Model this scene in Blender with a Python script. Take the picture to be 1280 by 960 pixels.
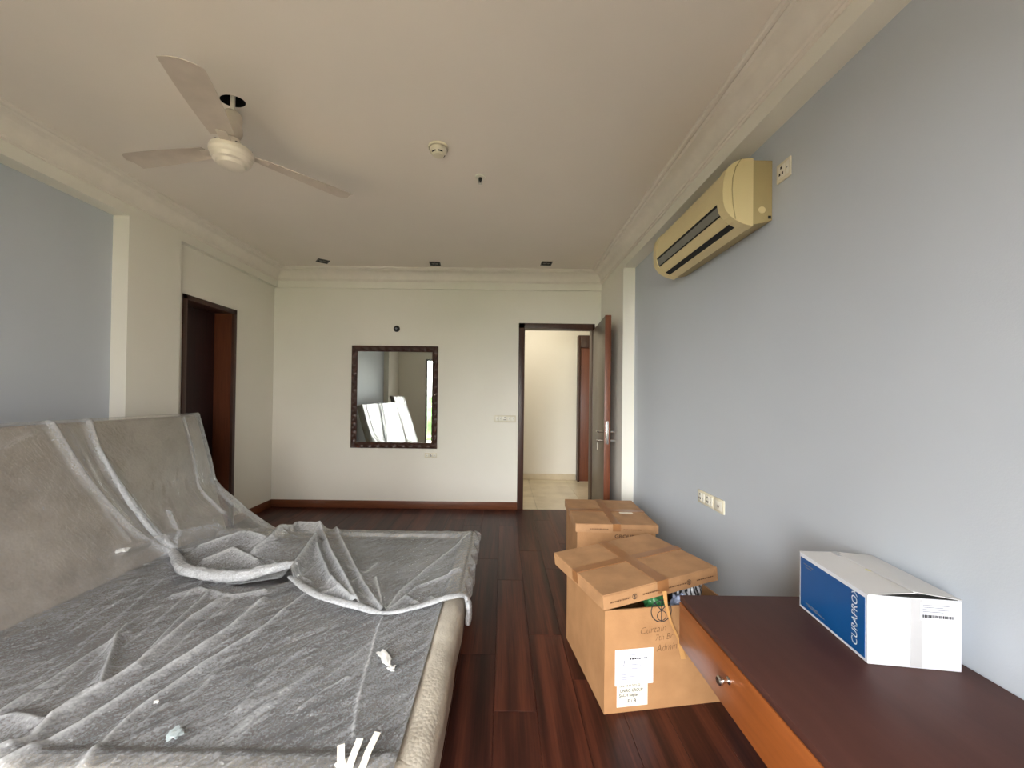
import bpy, bmesh, math, random
import numpy as np
from mathutils import Vector, Matrix, noise as mnoise

random.seed(7); rng = np.random.default_rng(7)
for o in list(bpy.data.objects): bpy.data.objects.remove(o)
scn = bpy.context.scene
COL = scn.collection
R = math.radians

# ------------------------------------------------------------------ camera
FPX, PX, PY, CH = 481.0, 629.0, 490.6, 1.40
pitch, roll = R(.52), R(.70)
fw = np.array([0, math.cos(pitch), math.sin(pitch)])
up0 = np.array([0, -math.sin(pitch), math.cos(pitch)])
rt = np.array([1., 0, 0])*math.cos(roll) + up0*math.sin(roll)
up = up0*math.cos(roll) - np.array([1., 0, 0])*math.sin(roll)
CAM = np.array([0, 0, CH])
cam = bpy.data.cameras.new('camera'); cam_o = bpy.data.objects.new('camera', cam); COL.objects.link(cam_o)
cam.sensor_width = 36; cam.sensor_fit = 'HORIZONTAL'; cam.lens = FPX/1280*36
cam.shift_x = (640-PX)/1280; cam.shift_y = (PY-480)/1280; cam.clip_start = .02; cam.clip_end = 200
cam_o.matrix_world = Matrix(((rt[0], up[0], -fw[0], 0), (rt[1], up[1], -fw[1], 0), (rt[2], up[2], -fw[2], CH), (0, 0, 0, 1)))
scn.camera = cam_o

def ray(x, y): return rt*(x-PX)/FPX - up*(y-PY)/FPX + fw
def onz(x, y, z): d = ray(x, y); return CAM + d*(z-CH)/d[2]
def onx(x, y, X): d = ray(x, y); return CAM + d*X/d[0]
def ony(x, y, Y): d = ray(x, y); return CAM + d*Y/d[1]

# ------------------------------------------------------------------ world, daylight, exposure
W = bpy.data.worlds.new('overcast_sky'); scn.world = W; W.use_nodes = True
wn = W.node_tree.nodes; wl = W.node_tree.links; wn.clear()
wo = wn.new('ShaderNodeOutputWorld'); wb = wn.new('ShaderNodeBackground')
wb.inputs[0].default_value = (1.0, .97, .95, 1); # standard overcast sky: three times brighter overhead than at the horizon
wt = wn.new('ShaderNodeTexCoord'); ws = wn.new('ShaderNodeSeparateXYZ'); wl.new(wt.outputs['Generated'], ws.inputs[0])
wc = wn.new('ShaderNodeMath'); wc.operation = 'MAXIMUM'; wc.inputs[1].default_value = 0; wl.new(ws.outputs['Z'], wc.inputs[0])
SKY = 22.5
wm = wn.new('ShaderNodeMath'); wm.operation = 'MULTIPLY_ADD'; wm.inputs[1].default_value = SKY*2/3; wm.inputs[2].default_value = SKY/3
wl.new(wc.outputs[0], wm.inputs[0]); wl.new(wm.outputs[0], wb.inputs[1])
wl.new(wb.outputs[0], wo.inputs[0])
scn.view_settings.view_transform = 'Standard'; scn.view_settings.look = 'None'
scn.view_settings.gamma = 1; scn.view_settings.use_curve_mapping = False
scn.view_settings.exposure = 0.32

# room dimensions
XR, XRB = 1.20, 1.32           # right beam / blue wall
XL, XLB, XLR = -2.80, -2.92, -2.85   # left beam / blue wall / door recess
YB, YF = 4.762, 4.735          # back wall / beam on it
YR = -.75                      # rear wall (behind the camera)
ZC, ZS = 2.93, 2.71            # ceiling / beam underside
WX0, WX1, WZ0, WZ1 = -2.08, .30, .06, 2.36   # rear window
pl = bpy.data.lights.new('window_portal', 'AREA'); pl.shape = 'RECTANGLE'; pl.size = WX1-WX0; pl.size_y = WZ1-WZ0
pl.cycles.is_portal = True
po = bpy.data.objects.new('window_portal', pl); COL.objects.link(po)
po.location = ((WX0+WX1)/2, YR-.14, (WZ0+WZ1)/2); po.rotation_euler = (R(90), 0, 0)   # faces +y, into the room

# hazy sun behind thin cloud, low over the trees, shining in through the rear window towards the right wall
sl = bpy.data.lights.new('hazy_sun', 'SUN'); sl.energy = 5.8; sl.angle = R(40); sl.color = (.96, 1.0, 1.02)
so = bpy.data.objects.new('hazy_sun', sl); COL.objects.link(so); so.location = (-6, -8, 6)
so.rotation_euler = Vector((math.sin(R(28))*math.cos(R(12)), math.cos(R(28))*math.cos(R(12)), -math.sin(R(12)))).to_track_quat('-Z', 'Y').to_euler()

# ------------------------------------------------------------------ materials
def newmat(name):
    m = bpy.data.materials.new(name); m.use_nodes = True
    nt = m.node_tree; return m, nt.nodes, nt.links, nt.nodes['Principled BSDF']
def mat(name, c, rough=.5, var=.06, scale=6, bump=0, bscale=80, metal=0, spec=.5, stretch=(1, 1, 1), c2=None, coat=0, dist=.01):
    m, n, l, b = newmat(name)
    b.inputs['Roughness'].default_value = rough; b.inputs['Metallic'].default_value = metal
    b.inputs['Specular IOR Level'].default_value = spec; b.inputs['Coat Weight'].default_value = coat
    tc = n.new('ShaderNodeTexCoord'); mp = n.new('ShaderNodeMapping'); mp.inputs['Scale'].default_value = stretch
    l.new(tc.outputs['Object'], mp.inputs['Vector'])
    nz = n.new('ShaderNodeTexNoise'); nz.inputs['Scale'].default_value = scale; nz.inputs['Detail'].default_value = 5
    l.new(mp.outputs[0], nz.inputs['Vector'])
    cr = n.new('ShaderNodeValToRGB')
    lo = [max(0, x*(1-var)) for x in c]; hi = list(c2) if c2 else [min(1, x*(1+var)) for x in c]
    cr.color_ramp.elements[0].color = (*lo, 1); cr.color_ramp.elements[1].color = (*hi, 1)
    cr.color_ramp.elements[0].position = .3; cr.color_ramp.elements[1].position = .7
    l.new(nz.outputs['Fac'], cr.inputs['Fac']); l.new(cr.outputs[0], b.inputs['Base Color'])
    if bump:
        bz = n.new('ShaderNodeTexNoise'); bz.inputs['Scale'].default_value = bscale; bz.inputs['Detail'].default_value = 3
        l.new(mp.outputs[0], bz.inputs['Vector'])
        bp = n.new('ShaderNodeBump'); bp.inputs['Strength'].default_value = bump; bp.inputs['Distance'].default_value = dist
        l.new(bz.outputs['Fac'], bp.inputs['Height']); l.new(bp.outputs[0], b.inputs['Normal'])
    return m
def lin(r, g, b):
    f = lambda v: (v/255/12.92 if v/255 <= .04045 else ((v/255+.055)/1.055)**2.4)
    return (f(r), f(g), f(b))
M = {}
M['cream'] = mat('cream_wall_paint', lin(235, 231, 219), .55, .015, 2, .05, 220)
M['blue'] = mat('pale_blue_wall_paint', lin(190, 196, 203), .5, .015, 2, .05, 220)
M['white'] = mat('white_ceiling_paint', lin(236, 227, 216), .7, .015, 2)
M['plaster'] = mat('white_plaster', lin(233, 226, 215), .6, .03, 14, .15, 60)
M['darkwood'] = mat('dark_walnut_frame', lin(66, 40, 30), .4, .3, 9, .05, 60, stretch=(8, 8, .7))
M['redwood'] = mat('red_brown_veneer', lin(112, 62, 38), .4, .18, 7, 0, stretch=(9, 9, .6))
M['doorface'] = mat('grey_brown_laminate', lin(104, 92, 80), .35, .08, 6, stretch=(6, 6, .5))
M['liningwood'] = mat('dark_brown_lining', lin(96, 50, 26), .5, .2, 7, stretch=(9, 9, .6))
M['mahogany'] = mat('very_dark_brown', lin(42, 14, 11), .5, .3, 6, stretch=(8, 8, .5))
M['base'] = mat('brown_skirting', lin(112, 66, 42), .35, .18, 8, stretch=(.7, .7, 6))
M['marble'] = mat('beige_marble', lin(205, 190, 160), .3, .12, 3, c2=lin(226, 214, 188))
M['metal'] = mat('brushed_steel', (.62, .60, .57), .25, .05, 30, metal=1)
M['plastic_w'] = mat('white_plastic', lin(232, 228, 214), .35, .02, 10)
M['plastic_c'] = mat('cream_plastic', lin(222, 214, 190), .35, .03, 10)
M['black'] = mat('black_void', (.006, .006, .006), .7, .1, 10)
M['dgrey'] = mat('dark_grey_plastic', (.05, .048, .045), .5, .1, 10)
M['fanwhite'] = mat('off_white_enamel', lin(224, 214, 200), .35, .04, 8)
M['fandust'] = mat('dusty_enamel', lin(205, 192, 178), .45, .06, 12)
M['ac'] = mat('yellowed_plastic', lin(221, 203, 152), .4, .03, 5)
M['ac2'] = mat('darker_beige_plastic', lin(176, 158, 112), .5, .05, 5)  # darker beige than the front cover
M['acgrey'] = mat('grey_louvre', lin(122, 120, 112), .4, .06, 20)
M['card'] = mat('brown_cardboard', lin(166, 121, 79), .7, .07, 9, .12, 90, c2=lin(176, 131, 88))
M['cardlid'] = mat('scuffed_cardboard', lin(162, 120, 82), .65, .1, 7, .12, 90, c2=lin(182, 138, 96))
M['tape'] = mat('brown_packing_tape', lin(146, 100, 62), .28, .08, 20)
M['tape2'] = mat('loose_tan_tape', lin(190, 142, 88), .3, .08, 20)
M['paper'] = mat('white_paper', lin(232, 233, 238), .6, .015, 20)
M['paper2'] = mat('cream_paper', lin(232, 226, 208), .6, .015, 20)
M['ink'] = mat('black_ink', (.02, .02, .022), .6, .1, 30)
M['inkw'] = mat('white_ink', lin(226, 232, 238), .5, .02, 30)
M['inkf'] = mat('faded_ink', lin(102, 70, 44), .7, .15, 30)
M['inkg'] = mat('grey_print', lin(120, 122, 132), .7, .1, 30)
M['tabletop'] = mat('dark_brown_laminate', lin(80, 49, 42), .5, .1, 5, .02, 60, spec=.2, stretch=(4, .6, 4))
M['tablefront'] = mat('orange_brown_veneer', lin(142, 78, 36), .35, .16, 6, stretch=(6, .6, 8))
M['boxwhite'] = mat('white_coated_card', lin(226, 227, 233), .45, .025, 6)
M['boxgrey'] = mat('grey_white_card', lin(212, 210, 208), .5, .03, 6)
M['boxblue'] = mat('printed_blue', lin(14, 84, 146), .35, .06, 6)
M['boxtape'] = mat('clear_tape', lin(200, 199, 200), .2, .03, 20)
M['residue'] = mat('yellow_glue_residue', lin(214, 208, 150), .4, .1, 40)
M['leaf'] = mat('green_foliage', (.05, .14, .03), .7, .5, 1.5, c2=(.12, .26, .06))
M['bark'] = mat('brown_bark', (.09, .06, .04), .8, .3, 6)
M['concrete'] = mat('grey_concrete', (.42, .41, .39), .8, .1, 2)
M['btile'] = mat('pale_bounce_tile', lin(214, 198, 176), .6, .05, 3)  # unseen floor made pale to bounce light up to the ceiling
M['ground'] = mat('green_ground', (.20, .20, .15), .9, .3, .3)
M['alu'] = mat('grey_aluminium', (.33, .33, .33), .4, .05, 10, metal=.6)
M['panel'] = mat('dark_brown_plywood', lin(66, 48, 45), .55, .16, 5, stretch=(1, 6, 1))
M['scrap'] = mat('white_tape_scrap', lin(230, 230, 227), .4, .03, 20)
M['tapew'] = mat('masking_tape', lin(212, 206, 192), .5, .04, 20)
M['palespot'] = mat('pale_grey_plastic', lin(176, 188, 190), .4, .1, 12)
M['greenbag'] = mat('green_plastic_bag', lin(60, 120, 70), .35, .1, 12)
M['bluebag'] = mat('pale_blue_plastic', lin(168, 178, 205), .3, .1, 12)

def bubble(name, c, c2, sc, bstr):
    m, n, l, b = newmat(name)
    tc = n.new('ShaderNodeTexCoord'); v = n.new('ShaderNodeTexVoronoi'); v.inputs['Scale'].default_value = sc
    nz = n.new('ShaderNodeTexNoise'); nz.inputs['Scale'].default_value = 7; nz.inputs['Detail'].default_value = 6
    l.new(tc.outputs['Object'], v.inputs['Vector']); l.new(tc.outputs['Object'], nz.inputs['Vector'])
    cr = n.new('ShaderNodeValToRGB'); cr.color_ramp.elements[0].color = (*c, 1); cr.color_ramp.elements[1].color = (*c2, 1)
    cr.color_ramp.elements[0].position = .35; cr.color_ramp.elements[1].position = .68
    l.new(nz.outputs['Fac'], cr.inputs[0]); l.new(cr.outputs[0], b.inputs['Base Color'])
    bp = n.new('ShaderNodeBump'); bp.inputs['Strength'].default_value = bstr; bp.inputs['Distance'].default_value = .006; bp.invert = True
    l.new(v.outputs['Distance'], bp.inputs['Height']); l.new(bp.outputs[0], b.inputs['Normal'])
    b.inputs['Roughness'].default_value = .32
    return m
M['bubble'] = bubble('bubble_wrapped_beige_padding', lin(160, 151, 137), lin(198, 191, 177), 90, .3)
M['taupe'] = bubble('bubble_wrapped_taupe_padding', lin(124, 115, 104), lin(148, 139, 128), 75, .2)

def plastic(name, base, fold, speck=.25, crinkle=.6, gloss=.9, srot=(0, 0, R(50)), grough=.16):
    m, n, l, b = newmat(name); n.remove(b); out = n['Material Output']
    tc = n.new('ShaderNodeTexCoord')
    def nz(scale, detail, vec=None, dist=0):
        t = n.new('ShaderNodeTexNoise'); t.inputs['Scale'].default_value = scale; t.inputs['Detail'].default_value = detail
        t.inputs['Distortion'].default_value = dist
        l.new(vec or tc.outputs['Object'], t.inputs['Vector']); return t
    def mth(op, a, bb, c=None):
        q = n.new('ShaderNodeMath'); q.operation = op
        for i, v in enumerate((a, bb, c)):
            if v is None: continue
            if isinstance(v, (int, float)): q.inputs[i].default_value = v
            else: l.new(v, q.inputs[i])
        return q.outputs[0]
    at = n.new('ShaderNodeAttribute'); at.attribute_name = 'fold'
    mp = n.new('ShaderNodeMapping'); mp.vector_type = 'TEXTURE'; mp.inputs['Rotation'].default_value = srot; mp.inputs['Scale'].default_value = (1, .15, .15)
    l.new(tc.outputs['Object'], mp.inputs[0])
    streak = nz(13, 7, mp.outputs[0], .5); fine = nz(130, 4); big = nz(3.5, 3)
    f = mth('MULTIPLY_ADD', at.outputs['Fac'], fold, base)
    f = mth('ADD', f, mth('MULTIPLY', mth('SUBTRACT', streak.outputs['Fac'], .5), speck*1.7))
    f = mth('ADD', f, mth('MULTIPLY', mth('SUBTRACT', fine.outputs['Fac'], .5), speck*2.2))
    sp_ = n.new('ShaderNodeMapRange'); sp_.inputs[1].default_value = .66; sp_.inputs[2].default_value = .74; l.new(nz(95, 2).outputs['Fac'], sp_.inputs[0])
    f = mth('ADD', f, mth('MULTIPLY', sp_.outputs[0], .35))   # glints painted in as scattered opaque white specks
    f = mth('ADD', f, mth('MULTIPLY', mth('SUBTRACT', big.outputs['Fac'], .5), speck*1.0))
    f = mth('MINIMUM', mth('MAXIMUM', f, .05), .93)
    bp = n.new('ShaderNodeBump'); bp.inputs['Strength'].default_value = crinkle; bp.inputs['Distance'].default_value = .012
    hsum = mth('ADD', mth('MULTIPLY', streak.outputs['Fac'], .6), mth('MULTIPLY', nz(22, 3, None, 1.6).outputs['Fac'], .9))
    l.new(hsum, bp.inputs['Height'])
    tr = n.new('ShaderNodeBsdfTransparent')
    df = n.new('ShaderNodeBsdfDiffuse'); df.inputs[0].default_value = (*lin(222, 225, 228), 1)
    tl = n.new('ShaderNodeBsdfTranslucent'); tl.inputs[0].default_value = (*lin(222, 225, 228), 1)
    gl = n.new('ShaderNodeBsdfGlossy'); gl.inputs['Roughness'].default_value = grough; gl.inputs[0].default_value = (.9, .9, .9, 1)
    for s in (df, tl, gl): l.new(bp.outputs[0], s.inputs['Normal'])
    m1 = n.new('ShaderNodeMixShader'); m1.inputs[0].default_value = .25; l.new(df.outputs[0], m1.inputs[1]); l.new(tl.outputs[0], m1.inputs[2])
    m2 = n.new('ShaderNodeMixShader'); l.new(f, m2.inputs[0]); l.new(tr.outputs[0], m2.inputs[1]); l.new(m1.outputs[0], m2.inputs[2])
    fr = n.new('ShaderNodeFresnel'); fr.inputs[0].default_value = 1.45; l.new(bp.outputs[0], fr.inputs['Normal'])
    m3 = n.new('ShaderNodeMixShader'); l.new(mth('MULTIPLY', fr.outputs[0], gloss), m3.inputs[0])
    l.new(m2.outputs[0], m3.inputs[1]); l.new(gl.outputs[0], m3.inputs[2]); l.new(m3.outputs[0], out.inputs[0])
    return m
M['sheet'] = plastic('milky_plastic_sheet', .33, .50, .28, .35, 1.0)
M['sheet_hb'] = plastic('thin_plastic_sheet', .13, .42, .15, .16, .20, (0, R(60), R(70)), .27)
M['hem'] = plastic('rolled_plastic_hem', .72, .2, .3, .6)

def glassmat():
    m, n, l, b = newmat('window_glass'); n.remove(b)
    tr = n.new('ShaderNodeBsdfTransparent'); gl = n.new('ShaderNodeBsdfGlossy'); gl.inputs['Roughness'].default_value = 0
    fr = n.new('ShaderNodeFresnel'); mx = n.new('ShaderNodeMixShader')
    l.new(fr.outputs[0], mx.inputs[0]); l.new(tr.outputs[0], mx.inputs[1]); l.new(gl.outputs[0], mx.inputs[2]); l.new(mx.outputs[0], n['Material Output'].inputs[0])
    return m
M['glass'] = glassmat()
mm, n_, l_, b_ = newmat('mirror_silver'); b_.inputs['Metallic'].default_value = 1; b_.inputs['Roughness'].default_value = .015
b_.inputs['Base Color'].default_value = (.72, .77, .74, 1); M['mirror'] = mm

def floormat():
    m, n, l, b = newmat('dark_laminate_planks')
    tc = n.new('ShaderNodeTexCoord'); oi = n.new('ShaderNodeObjectInfo')
    mul = n.new('ShaderNodeMath'); mul.operation = 'MULTIPLY'; mul.inputs[1].default_value = 37
    l.new(oi.outputs['Random'], mul.inputs[0])
    add = n.new('ShaderNodeVectorMath'); l.new(tc.outputs['Object'], add.inputs[0]); l.new(mul.outputs[0], add.inputs[1])
    mp = n.new('ShaderNodeMapping'); mp.inputs['Scale'].default_value = (15, .55, 1); l.new(add.outputs[0], mp.inputs[0])
    nz = n.new('ShaderNodeTexNoise'); nz.inputs['Scale'].default_value = 1; nz.inputs['Detail'].default_value = 3; l.new(mp.outputs[0], nz.inputs['Vector'])
    mp2 = n.new('ShaderNodeMapping'); mp2.inputs['Scale'].default_value = (90, 3, 1); l.new(add.outputs[0], mp2.inputs[0])
    n2 = n.new('ShaderNodeTexNoise'); n2.inputs['Scale'].default_value = 1.2; n2.inputs['Detail'].default_value = 4; l.new(mp2.outputs[0], n2.inputs['Vector'])
    ad = n.new('ShaderNodeMath'); ad.operation = 'MULTIPLY_ADD'; ad.inputs[1].default_value = .4; l.new(n2.outputs['Fac'], ad.inputs[0]); l.new(nz.outputs['Fac'], ad.inputs[2])
    a3 = n.new('ShaderNodeMath'); a3.operation = 'MULTIPLY_ADD'; a3.inputs[1].default_value = .10; l.new(oi.outputs['Random'], a3.inputs[0]); l.new(ad.outputs[0], a3.inputs[2])
    cr = n.new('ShaderNodeValToRGB'); e = cr.color_ramp.elements
    e[0].position = .52; e[0].color = (*lin(38, 18, 14), 1); e[1].position = .95; e[1].color = (*lin(92, 48, 34), 1)
    k = e.new(.72); k.color = (*lin(62, 30, 23), 1)
    l.new(a3.outputs[0], cr.inputs[0]); l.new(cr.outputs[0], b.inputs['Base Color'])
    b.inputs['Roughness'].default_value = .36; b.inputs['Specular IOR Level'].default_value = .22
    bp = n.new('ShaderNodeBump'); bp.inputs['Strength'].default_value = .05; l.new(n2.outputs['Fac'], bp.inputs['Height']); l.new(bp.outputs[0], b.inputs['Normal'])
    return m
M['floor'] = floormat()

# ------------------------------------------------------------------ builders
def finish(name, bm, m, parent=None, smooth=False, kind=None):
    me = bpy.data.meshes.new(name); bmesh.ops.recalc_face_normals(bm, faces=bm.faces[:]); bm.to_mesh(me); bm.free()
    for x in (m if isinstance(m, (list, tuple)) else [m]): me.materials.append(M[x])
    if smooth:
        me.polygons.foreach_set('use_smooth', [True]*len(me.polygons))
        if smooth != 'all':
            try: me.set_sharp_from_angle(angle=R(28))
            except Exception: pass
    o = bpy.data.objects.new(name, me); COL.objects.link(o)
    if parent: o.parent = parent
    if kind: o['kind'] = kind
    return o
def tag(o, label, cat, group=None):
    o['label'] = label; o['category'] = cat
    if group: o['group'] = group
    return o
def empty(name, loc=(0, 0, 0), rot=(0, 0, 0)):
    o = bpy.data.objects.new(name, None); COL.objects.link(o); o.location = loc; o.rotation_euler = rot; o.empty_display_size = .05
    return o
def bx(bm, x0, x1, y0, y1, z0, z1, bev=0, mi=0, seg=2):
    g = bmesh.ops.create_cube(bm, size=1); vs = g['verts']
    for v in vs: v.co = Vector((x0+(v.co.x+.5)*(x1-x0), y0+(v.co.y+.5)*(y1-y0), z0+(v.co.z+.5)*(z1-z0)))
    fs = set(f for v in vs for f in v.link_faces)
    if bev:
        es = list(set(e for v in vs for e in v.link_edges))
        r = bmesh.ops.bevel(bm, geom=es, offset=bev, segments=seg, affect='EDGES', profile=.5); fs = set(r['faces']) | set(f for f in fs if f.is_valid)
    for f in fs:
        if f.is_valid: f.material_index = mi
def box(name, m, x0, x1, y0, y1, z0, z1, parent=None, bev=0, seg=2, kind=None, smooth=False):
    bm = bmesh.new(); bx(bm, x0, x1, y0, y1, z0, z1, bev, 0, seg); return finish(name, bm, m, parent, smooth or bool(bev), kind)
def lathe(name, m, prof, parent=None, seg=32, loc=(0, 0, 0), axis='z'):
    bm = bmesh.new(); rings = []
    for r_, z_ in prof:
        if r_ < 1e-6: rings.append([bm.verts.new((0, 0, z_))])
        else: rings.append([bm.verts.new((r_*math.cos(2*math.pi*i/seg), r_*math.sin(2*math.pi*i/seg), z_)) for i in range(seg)])
    for a, b in zip(rings, rings[1:]):
        for i in range(seg):
            j = (i+1) % seg
            if len(a) == 1 and len(b) == 1: continue
            if len(a) == 1: bm.faces.new((a[0], b[i], b[j]))
            elif len(b) == 1: bm.faces.new((a[i], a[j], b[0]))
            else: bm.faces.new((a[i], a[j], b[j], b[i]))
    o = finish(name, bm, m, parent, True); o.location = loc
    if axis == 'x': o.rotation_euler = (0, R(90), 0)
    if axis == 'y': o.rotation_euler = (R(90), 0, 0)
    return o
def tube(name, m, pts, rad, parent=None, seg=10, cap=True, flat=1.0, jit=0):
    bm = bmesh.new(); rings = []; P = [Vector(p) for p in pts]
    rads = rad if hasattr(rad, '__len__') else [rad]*len(P)
    for i, p in enumerate(P):
        t = (P[min(i+1, len(P)-1)]-P[max(i-1, 0)]).normalized()
        a = Vector((0, 0, 1)) if abs(t.z) < .9 else Vector((1, 0, 0))
        s = t.cross(a).normalized(); u = s.cross(t).normalized()
        ring = []
        for k in range(seg):
            an = 2*math.pi*k/seg; rr = rads[i]*(1+jit*(mnoise.noise(Vector((i*.5, k*.9, 3)))))
            ring.append(bm.verts.new(p+s*rr*math.cos(an)+u*rr*flat*math.sin(an)))
        rings.append(ring)
    for a, b in zip(rings, rings[1:]):
        for k in range(seg): bm.faces.new((a[k], a[(k+1) % seg], b[(k+1) % seg], b[k]))
    if cap: bm.faces.new(rings[0]); bm.faces.new(rings[-1])
    return finish(name, bm, m, parent, True)
def prism(name, m, prof, axis, a0, a1, parent=None, smooth=False):
    """extrude closed 2-D profile: axis 'y' -> (x,z), axis 'x' -> (y,z)"""
    bm = bmesh.new(); f = (lambda p, a: (p[0], a, p[1])) if axis == 'y' else (lambda p, a: (a, p[0], p[1]))
    A = [bm.verts.new(f(p, a0)) for p in prof]; B = [bm.verts.new(f(p, a1)) for p in prof]
    k = len(prof)
    for i in range(k): bm.faces.new((A[i], A[(i+1) % k], B[(i+1) % k], B[i]))
    bm.faces.new(A); bm.faces.new(B)
    return finish(name, bm, m, parent, smooth)
def text(name, body, size, m, parent, loc, rot, shear=0, sx=1.0, bold=0, align='LEFT'):
    cu = bpy.data.curves.new('t', 'FONT'); cu.body = body; cu.size = size; cu.shear = shear; cu.offset = bold; cu.align_x = align
    cu.resolution_u = 3
    t = bpy.data.objects.new('t', cu); COL.objects.link(t)
    bpy.context.view_layer.update()
    me = bpy.data.meshes.new_from_object(t.evaluated_get(bpy.context.evaluated_depsgraph_get()))
    bpy.data.objects.remove(t); bpy.data.curves.remove(cu)
    me.materials.clear(); me.materials.append(M[m])
    for v in me.vertices: v.co.x *= sx
    o = bpy.data.objects.new(name, me); COL.objects.link(o); o.parent = parent; o.location = loc; o.rotation_euler = rot
    return o
def grid_obj(name, m, V, parent=None, fold=None, thick=0, uvclosed=False):
    """V: (a,b,3) array -> smooth quad sheet; fold: (a,b) layer-thickness attribute"""
    a, b = V.shape[:2]; idx = np.arange(a*b).reshape(a, b)
    f = np.stack([idx[:-1, :-1], idx[1:, :-1], idx[1:, 1:], idx[:-1, 1:]], -1).reshape(-1, 4)
    me = bpy.data.meshes.new(name); me.from_pydata(V.reshape(-1, 3).tolist(), [], f.tolist())
    me.polygons.foreach_set('use_smooth', [True]*len(me.polygons)); me.materials.append(M[m])
    if fold is not None:
        at = me.attributes.new('fold', 'FLOAT', 'POINT'); at.data.foreach_set('value', np.clip(fold, -1, 1).astype(np.float32).ravel())
    me.update(); o = bpy.data.objects.new(name, me); COL.objects.link(o)
    if parent: o.parent = parent
    return o
def poly_dist(X, Y, P):
    d = np.full(X.shape, 9.); P = np.asarray(P, float)[:, :2]
    for p, q in zip(P, P[1:]):
        v = q-p; L = (v@v)+1e-12
        t = np.clip(((X-p[0])*v[0]+(Y-p[1])*v[1])/L, 0, 1)
        d = np.minimum(d, np.hypot(X-p[0]-t*v[0], Y-p[1]-t*v[1]))
    return d
def sm(a, b, x): t = np.clip((x-a)/(b-a), 0, 1); return t*t*(3-2*t)
_wv = [(rng.uniform(0, 6.28), rng.uniform(.8, 1.25), rng.normal(0, .35)) for _ in range(14)]
def wrinkle(X, Y, ang, freq, amp):
    """irregular long wrinkles running along direction ang"""
    s = np.zeros_like(X); c, d = math.cos(ang), math.sin(ang)
    for i, (ph, k, da) in enumerate(_wv):
        cc, dd = math.cos(ang+da*.5), math.sin(ang+da*.5)
        f = freq*(.5+.28*i)*k
        s += np.sin((-dd*X+cc*Y)*f+ph+1.3*np.sin((c*X+d*Y)*freq*.22*k+ph*2))/(1+.35*i)
    return amp*s/4

# ================================================================== SETTING
# floor: sub-floor slab and planks
fl = box('floor', 'panel', -3.0, 1.4, YR-.05, YB+.02, -.12, -.012, kind='structure')
pw, plen = .192, 1.22; bm = bmesh.new(); bx(bm, .0006, pw-.0006, .0006, plen-.0006, -.012, 0, .0009, 0, 1)
p0 = finish('plank', bm, 'floor', fl); pm = p0.data; first = True
c0 = -.0253-15*pw
for i in range(22):
    x = c0+i*pw
    if x > XRB+.01 or x+pw < -3.0: continue
    off = 1.7225-(0 if i in (15, 13) else (.31+.41*((i*7) % 5)/2.3) % plen)
    y = off-3*plen
    while y < YB:
        if y+plen > YR:
            ys, ye = max(y, YR-.04), min(y+plen, YB+.015); xs, xe = max(x, -2.99), min(x+pw, 1.39)
            if ye-ys > .05:
                q = p0 if first else p0.copy()
                if not first: COL.objects.link(q)
                first = False; q.parent = fl; q.location = (xs, ys, 0); q.scale = ((xe-xs)/pw, (ye-ys)/plen, 1)
        y += plen

# ceiling with a round fan-hook hole
FX, FY = -1.438, 2.006
bm = bmesh.new()
o4 = [bm.verts.new(p) for p in ((-3.1, YR-.1, ZC), (1.5, YR-.1, ZC), (1.5, 4.9, ZC), (-3.1, 4.9, ZC))]
hr = [bm.verts.new((FX+.062*math.cos(i*math.pi/14), FY+.044*math.sin(i*math.pi/14), ZC)) for i in range(28)]
es = [bm.edges.new((o4[i], o4[(i+1) % 4])) for i in range(4)]+[bm.edges.new((hr[i], hr[(i+1) % 28])) for i in range(28)]
bmesh.ops.triangle_fill(bm, edges=es, use_beauty=True)
for f in [f for f in bm.faces if all(v in hr for v in f.verts)]: bm.faces.remove(f)
ht = [bm.verts.new((v.co.x, v.co.y, ZC+.18)) for v in hr]
for i in range(28):
    f = bm.faces.new((hr[i], hr[(i+1) % 28], ht[(i+1) % 28], ht[i])); f.material_index = 1
f = bm.faces.new(ht); f.material_index = 1
finish('ceiling', bm, ['white', 'black'], kind='structure')
box('ceiling_slab', 'concrete', -3.1, 1.5, YR-.1, 4.9, ZC+.19, ZC+.3, kind='structure')

# back wall with door opening
DX0, DX1, DZ = .185, 1.125, 2.305
bm = bmesh.new()
bx(bm, -3.1, DX0, YB, YB+.14, 0, ZC+.19); bx(bm, DX1, 1.5, YB, YB+.14, 0, ZC+.19); bx(bm, DX0, DX1, YB, YB+.14, DZ, ZC+.19)
finish('wall_back', bm, 'cream', kind='structure')
# right wall: blue field, pilaster and jog at the back
bm = bmesh.new()
bx(bm, XRB, XRB+.15, YR-.1, YB+.1, 0, ZC+.19, mi=0); bx(bm, XR, XRB+.01, 3.876, YB+.01, 0, ZS, mi=1)
finish('wall_right', bm, ['blue', 'cream'], kind='structure')
# left wall: blue field, pilasters, recess with door opening
LY0, LY1, LZ = 3.40, 4.085, 2.275
bm = bmesh.new()
bx(bm, XLB-.15, XLB, YR-.1, 2.86, 0, ZC+.19, mi=0)
bx(bm, XLB-.1, XL, 2.854, 3.32, 0, ZS, mi=1)
bx(bm, XLB-.1, XL, YR-.05, .12, 0, ZS, mi=1)
bx(bm, XLR-.2, XLR, 3.32, LY0, 0, ZC, mi=1); bx(bm, XLR-.2, XLR, LY1, YB+.01, 0, ZC, mi=1); bx(bm, XLR-.2, XLR, LY0, LY1, LZ, ZC, mi=1)
finish('wall_left', bm, ['blue', 'cream'], kind='structure')
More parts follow.
